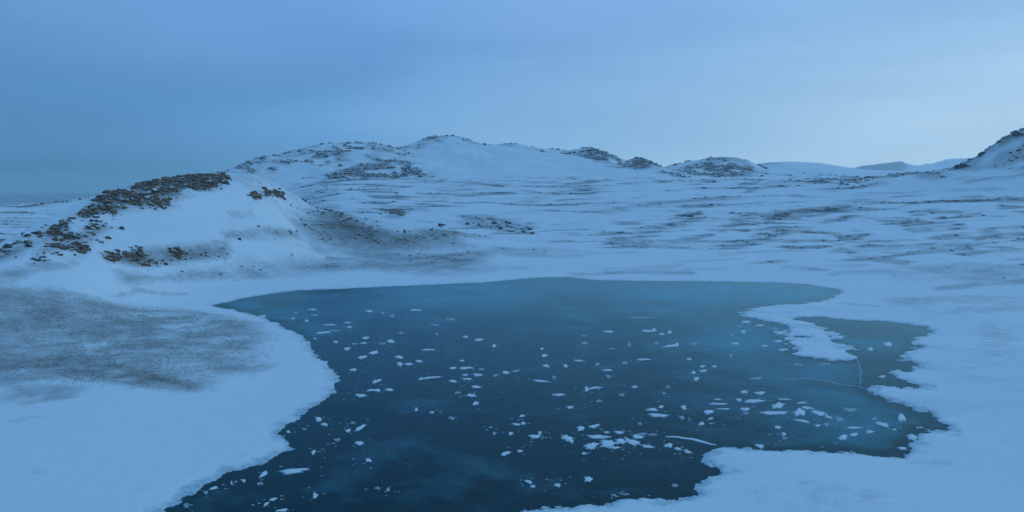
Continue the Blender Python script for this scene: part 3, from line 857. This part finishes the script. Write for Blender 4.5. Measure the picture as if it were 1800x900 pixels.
# dusting of tiny flecks round the patches, too small to pick apart
tri = []
for (u, v, w, h) in PLIST:
    for _ in range(random.randint(2, 9)):
        uu, vv = u + random.gauss(0, w * .8 + 6), v + random.gauss(0, h * .7 + 2)
        x, y = flat(uu, vv); x = float(x); y = float(y)
        s_ = random.uniform(.03, .11) * (1 + y / 170)
        a0 = random.random() * 6.28
        tri.append([(x + s_ * 1.5 * math.cos(a0 + q_), y + s_ * math.sin(a0 + q_), .006) for q_ in (0, 1.7, 3.0, 4.6)] + [(x, y, .006 + s_ * .3)])
T = np.array(tri)
insd = lake_sd(T[:, 4, 0], T[:, 4, 1]) < -1.0
T = T[insd]
V = T.reshape(-1, 3); b0 = np.arange(len(T))[:, None, None] * 5
F = (b0 + np.array([[0, 1, 4], [1, 2, 4], [2, 3, 4], [3, 0, 4]])[None]).reshape(-1, 3)
add('snow_dusting', np_mesh('snow_dusting', V, F, 'thin_snow'), kind='stuff', label='tiny snow flecks dusted over the lake ice')

# ------------------------------------------------------------------ boulders
import bmesh


def boulder_mesh(seed, sub=3):
    bm = bmesh.new(); bmesh.ops.create_icosphere(bm, subdivisions=sub, radius=1)
    r_ = random.Random(seed)
    cuts = []
    for _ in range(11):
        n = Vector((r_.gauss(0, 1), r_.gauss(0, 1), r_.gauss(.15, .8))).normalized(); cuts.append((n, r_.uniform(.55, .9)))
    from mathutils import noise as mn
    off = Vector((seed * 7.3, seed * 1.7, 0))
    for v in bm.verts:
        p = v.co.copy()
        for n, c in cuts:
            e = p.dot(n) - c
            if e > 0: p -= n * e * .92
        p *= 1 + .14 * mn.fractal(p * 2.2 + off, 1, 2, 3)
        v.co = p
    me = bpy.data.meshes.new('boulder'); bm.to_mesh(me); bm.free()
    return me


VAR = {}
for mn_ in ('brown_rock', 'grey_rock', 'olive_rock', 'buried_rock'):
    VAR[mn_] = []
    for k in range(5):
        me = boulder_mesh(k + 3 * len(VAR)); me.materials.append(MATS[mn_]); VAR[mn_].append(me)


def boulder(u, v, px, mname, label, group, squash=.7, name='boulder'):
    p = ground_hit(u, v)[0]
    d = math.hypot(p[0], p[1])
    s_ = .5 * px * d / FPX
    o = add(name, random.choice(VAR[mname]), (p[0], p[1], p[2] + s_ * .12), label=label, cat='rock', group=group)
    o.scale = (s_ * random.uniform(.85, 1.35), s_ * random.uniform(.8, 1.2), s_ * squash * random.uniform(.75, 1.15))
    o.rotation_euler = (random.uniform(-.25, .25), random.uniform(-.25, .25), random.uniform(0, 6.28))
    return o


def along(poly, n, spread_v, spread_u=5):
    P = np.array(poly, float); s = np.concatenate([[0], np.cumsum(np.hypot(*np.diff(P, axis=0).T))])
    for _ in range(n):
        q_ = random.uniform(0, s[-1])
        yield float(np.interp(q_, s, P[:, 0])) + random.gauss(0, spread_u), float(np.interp(q_, s, P[:, 1])) + random.gauss(0, spread_v)


def cluster(poly, n, sv, su, lo, hi, mats, label, group, squash=.7):
    got = []
    for u, v in along(poly, n, sv, su):
        o = boulder(u, v, lo + (hi - lo) * random.random() ** 1.8, random.choice(mats), label, group, squash)
        got.append((u, o))
    if n <= 20: number_off(got)


cluster([(140, 384), (170, 368), (220, 350), (262, 338), (300, 332)], 60, 6, 8, 4, 14, ['brown_rock', 'brown_rock', 'grey_rock', 'buried_rock'],
        'brown boulder in the dark band along the left shoulder of the near hill', 'boulders on the left shoulder')
cluster([(285, 330), (320, 325), (360, 322), (400, 326)], 42, 4.5, 7, 4, 13, ['brown_rock', 'grey_rock', 'brown_rock', 'buried_rock'],
        'dark boulder in the row along the top of the near hill', 'boulders along the hill top')
cluster([(190, 372), (230, 364), (290, 356), (305, 350)], 18, 4, 8, 4, 14, ['olive_rock', 'brown_rock', 'buried_rock'],
        'brown boulder at the lower edge of the dark rock band', 'boulders at the lower edge of the band')
cluster([(150, 398), (175, 392), (198, 402)], 14, 5, 8, 4, 15, ['olive_rock', 'grey_rock', 'buried_rock'],
        'olive brown boulder in the clump under the dark band', 'clump under the dark band')
cluster([(-5, 448), (40, 425), (100, 398)], 34, 3.5, 8, 4, 14, ['grey_rock', 'brown_rock', 'buried_rock'],
        'grey boulder on the low left end of the near hill crest', 'boulders on the low crest')
cluster([(60, 462), (100, 448), (130, 424), (170, 410)], 40, 9, 14, 4, 13, ['buried_rock', 'olive_rock', 'grey_rock'],
        'half buried boulder on the lower left flank of the near hill', 'boulders on the left flank')
cluster([(440, 346), (468, 343), (496, 341)], 10, 3, 4, 6, 12, ['olive_rock', 'brown_rock', 'buried_rock'],
        'tan boulder in the short row below the hill top', 'short boulder row')
cluster([(552, 370), (580, 373), (620, 384)], 16, 3, 6, 3, 9, ['grey_rock', 'buried_rock', 'brown_rock'],
        'grey boulder at the head of the dark bare spur', 'boulders at the head of the spur')
cluster([(640, 396), (700, 408), (760, 412)], 12, 6, 12, 3, 7, ['grey_rock', 'brown_rock', 'olive_rock'],
        'small boulder on the dark bare spur', 'boulders on the bare spur')
cluster([(808, 394), (840, 392), (870, 395), (900, 401), (940, 405)], 30, 4, 9, 4, 13, ['grey_rock', 'grey_rock', 'buried_rock'],
        'dark grey boulder in the rock cluster at the end of the spur', 'rock cluster at the end of the spur')
cluster([(670, 377), (690, 376), (712, 379)], 7, 1.2, 4, 7, 15, ['olive_rock'],
        'flat mossy boulder on the snow behind the dark spur', 'mossy boulders behind the spur', .35)
cluster([(768, 397), (780, 396)], 3, 2, 3, 7, 12, ['grey_rock'], 'dark boulder between the spur and the rock cluster', 'boulders beside the rock cluster')
boulder(421, 421, 9, 'grey_rock', 'lone dark boulder in the bare patch on the lower near hill', None)
boulder(1213, 381, 9, 'grey_rock', 'lone dark boulder on the open snow field beyond the lake', None)
boulder(1690, 294, 17, 'grey_rock', 'black rock outcrop at the foot of the steep right hill', None, .75)
boulder(1726, 272, 10, 'grey_rock', 'lower of two rock teeth on the crest of the right hill', None, .9)
boulder(1788, 236, 14, 'grey_rock', 'upper of two rock teeth on the crest of the right hill', None, .7)

# ------------------------------------------------------------------ rubble, stones and crags too many to count


def stones(name, label, weight, n, lo, hi, material, flatness, sink=.15):
    """small angular stones strewn over the bare places, heavier where the snow is thinner"""
    w_ = (weight * (np.abs(AZ) < R(41))).ravel()
    idx = rng.choice(w_.size, n, replace=False, p=w_ / w_.sum())
    r0, c0 = np.minimum(idx // NC, NR - 2), np.minimum(idx % NC, NC - 2)
    f, g = rng.random((n, 1)), rng.random((n, 1))
    c = (P3[r0, c0] * (1 - f) + P3[r0 + 1, c0] * f) * (1 - g) + (P3[r0, c0 + 1] * (1 - f) + P3[r0 + 1, c0 + 1] * f) * g
    d = np.hypot(c[:, 0], c[:, 1])
    s_ = (.5 * (lo + (hi - lo) * rng.random(n) ** 3)) * d / FPX
    th = np.linspace(0, 2 * np.pi, 7, endpoint=False)[None] + rng.uniform(0, 6.28, (n, 1))
    el = rng.uniform(.8, 2.0, (n, 1)); sk = rng.uniform(0, 3.14, (n, 1))

    def ring(rad, z):
        r_ = s_[:, None] * rad * rng.uniform(.7, 1.25, (n, 7))
        x, y = r_ * np.cos(th) * el, r_ * np.sin(th) / np.sqrt(el)
        return np.stack([x * np.cos(sk) - y * np.sin(sk), x * np.sin(sk) + y * np.cos(sk), s_[:, None] * z * rng.uniform(.75, 1.25, (n, 7))], -1)
    V = np.concatenate([ring(1.05, -sink * 3), ring(1.0, flatness * .35), ring(.6, flatness * .9), np.stack([np.zeros(n), np.zeros(n), s_ * flatness], -1)[:, None]], 1) + c[:, None]
    F = []
    for k in (0, 7):
        for i_ in range(7):
            j_ = (i_ + 1) % 7
            F += [(k + i_, k + j_, k + 7 + j_), (k + i_, k + 7 + j_, k + 7 + i_)]
    F += [(14 + i_, 14 + (i_ + 1) % 7, 21) for i_ in range(7)]
    F = np.array(F)[None] + np.arange(n)[:, None, None] * 22
    me = np_mesh(name, V.reshape(-1, 3), F.reshape(-1, 3), material)
    me.shade_flat()
    return add(name, me, kind='stuff', label=label)


near = (own == 0)
stones('rubble', 'brown rock rubble strewn along the crest and flank of the near hill', near * np.clip(BARE - .12, 0, 1) * np.clip(BROWN - .15, 0, 1) * np.clip(.25 + 2.2 * FN1, .02, 1) ** 2 * (cr < 34) * (DD < 420) * (DD > 212) * (GX < -95), 1700, 1.5, 9.5, 'brown_rock', .9)
stones('dark_rubble', 'grey rubble mixed into the rocks of the near hill and spur', near * np.clip(BARE - .12, 0, 1) * BROWN * np.clip(.3 + 2 * FN1, .03, 1) ** 2 * (DD > 218), 1000, 1.3, 6, 'buried_rock', .8)
stones('plain_stones', 'small stones and heath hummocks along the scoured streaks of the plain', (own < 0) * np.clip(BARE - .25, 0, 1) ** 2 * (DD > 250) * (DD < 1500), 4600, 1.3, 6.5, 'grey_rock', .45)
stones('far_crags', 'dark crags breaking through the snow of the far hills', (own > 0) * np.clip(BARE - .3, 0, 1) ** 2 * (DD < 2000) * (np.abs(DD - 1350) < 620), 4200, 1.3, 7, 'buried_rock', .8)

# ------------------------------------------------------------------ frozen grass tufts in the bare places


def tufts(px, n, lo, hi):
    P = [tuple(p) for p in soft_hit([p[0] for p in px], [p[1] for p in px])[:, :2]]
    A = np.array(P)
    pts = np.column_stack([rng.uniform(A[:, 0].min(), A[:, 0].max(), n * 4), rng.uniform(A[:, 1].min(), A[:, 1].max(), n * 4)])
    d = seg_dist(pts[:, 0], pts[:, 1], P, True) + 3 * fbm(pts[:, 0], pts[:, 1], 9, 3, 91)
    keep = (rng.random(len(d)) < sstep(3, -9, d + 5 * fbm(pts[:, 0], pts[:, 1], 22, 3, 95))) & (fbm(pts[:, 0], pts[:, 1], 5, 3, 93) > -.1)
    pts = pts[keep][:n]
    z = terrain(pts[:, 0], pts[:, 1])[0]
    out = []
    for (x, y), zz in zip(pts, z):
        for b_ in range(5):
            a0 = random.random() * 6.28; h_ = random.uniform(lo, hi); w_ = h_ * random.uniform(.15, .3); lean = h_ * random.uniform(.2, .8)
            bx, by = x + random.uniform(-.15, .15), y + random.uniform(-.15, .15)
            out.append(((bx - w_ * math.sin(a0), by + w_ * math.cos(a0), zz - .03), (bx + w_ * math.sin(a0), by - w_ * math.cos(a0), zz - .03), (bx + lean * math.cos(a0), by + lean * math.sin(a0), zz + h_)))
    return out


G = tufts([(-100, 520), (90, 508), (200, 522), (300, 530), (400, 548), (455, 565), (470, 590), (440, 615), (460, 636), (380, 655), (365, 678), (300, 684), (200, 672), (90, 668), (-100, 680)], 9000, .07, .2)
G += tufts([(0, 625), (130, 624), (250, 644), (370, 675), (330, 684), (200, 672), (0, 660)], 2200, .08, .2)
G += tufts([(545, 372), (580, 369), (640, 386), (700, 403), (780, 406), (830, 414), (800, 428), (720, 435), (640, 432), (575, 418)], 1500, .15, .4)
G += tufts([(180, 442), (320, 432), (400, 430), (400, 450), (330, 460), (240, 469)], 700, .15, .35)
G += tufts([(130, 384), (220, 340), (300, 318), (395, 312), (395, 326), (300, 352), (190, 376)], 1800, .25, .7)
V = np.array(G).reshape(-1, 3)
add('grass', np_mesh('grass', V, np.arange(len(V)).reshape(-1, 3), 'frozen_grass'), kind='stuff', label='frozen brown grass poking through the thin snow')

# ------------------------------------------------------------------ cold haze over the whole place
bm = bmesh.new(); bmesh.ops.create_cube(bm, size=1)
for v in bm.verts: v.co = (v.co.x * 27000, v.co.y * 27000, -60 + (v.co.z + .5) * 330)
me = bpy.data.meshes.new('haze'); bm.to_mesh(me); bm.free()
m, t, bsdf, n_, l_ = mat('haze_air')
t.nodes.remove(bsdf)
pv = n_('ShaderNodeVolumePrincipled')
pv.inputs['Color'].default_value = (.97, 1, 1, 1); pv.inputs['Density'].default_value = .00006; pv.inputs['Anisotropy'].default_value = .45
l_(pv.outputs[0], t.nodes['Material Output'].inputs['Volume'])
me.materials.append(m)
add('haze', me, kind='stuff', label='thin cold blue haze in the air')
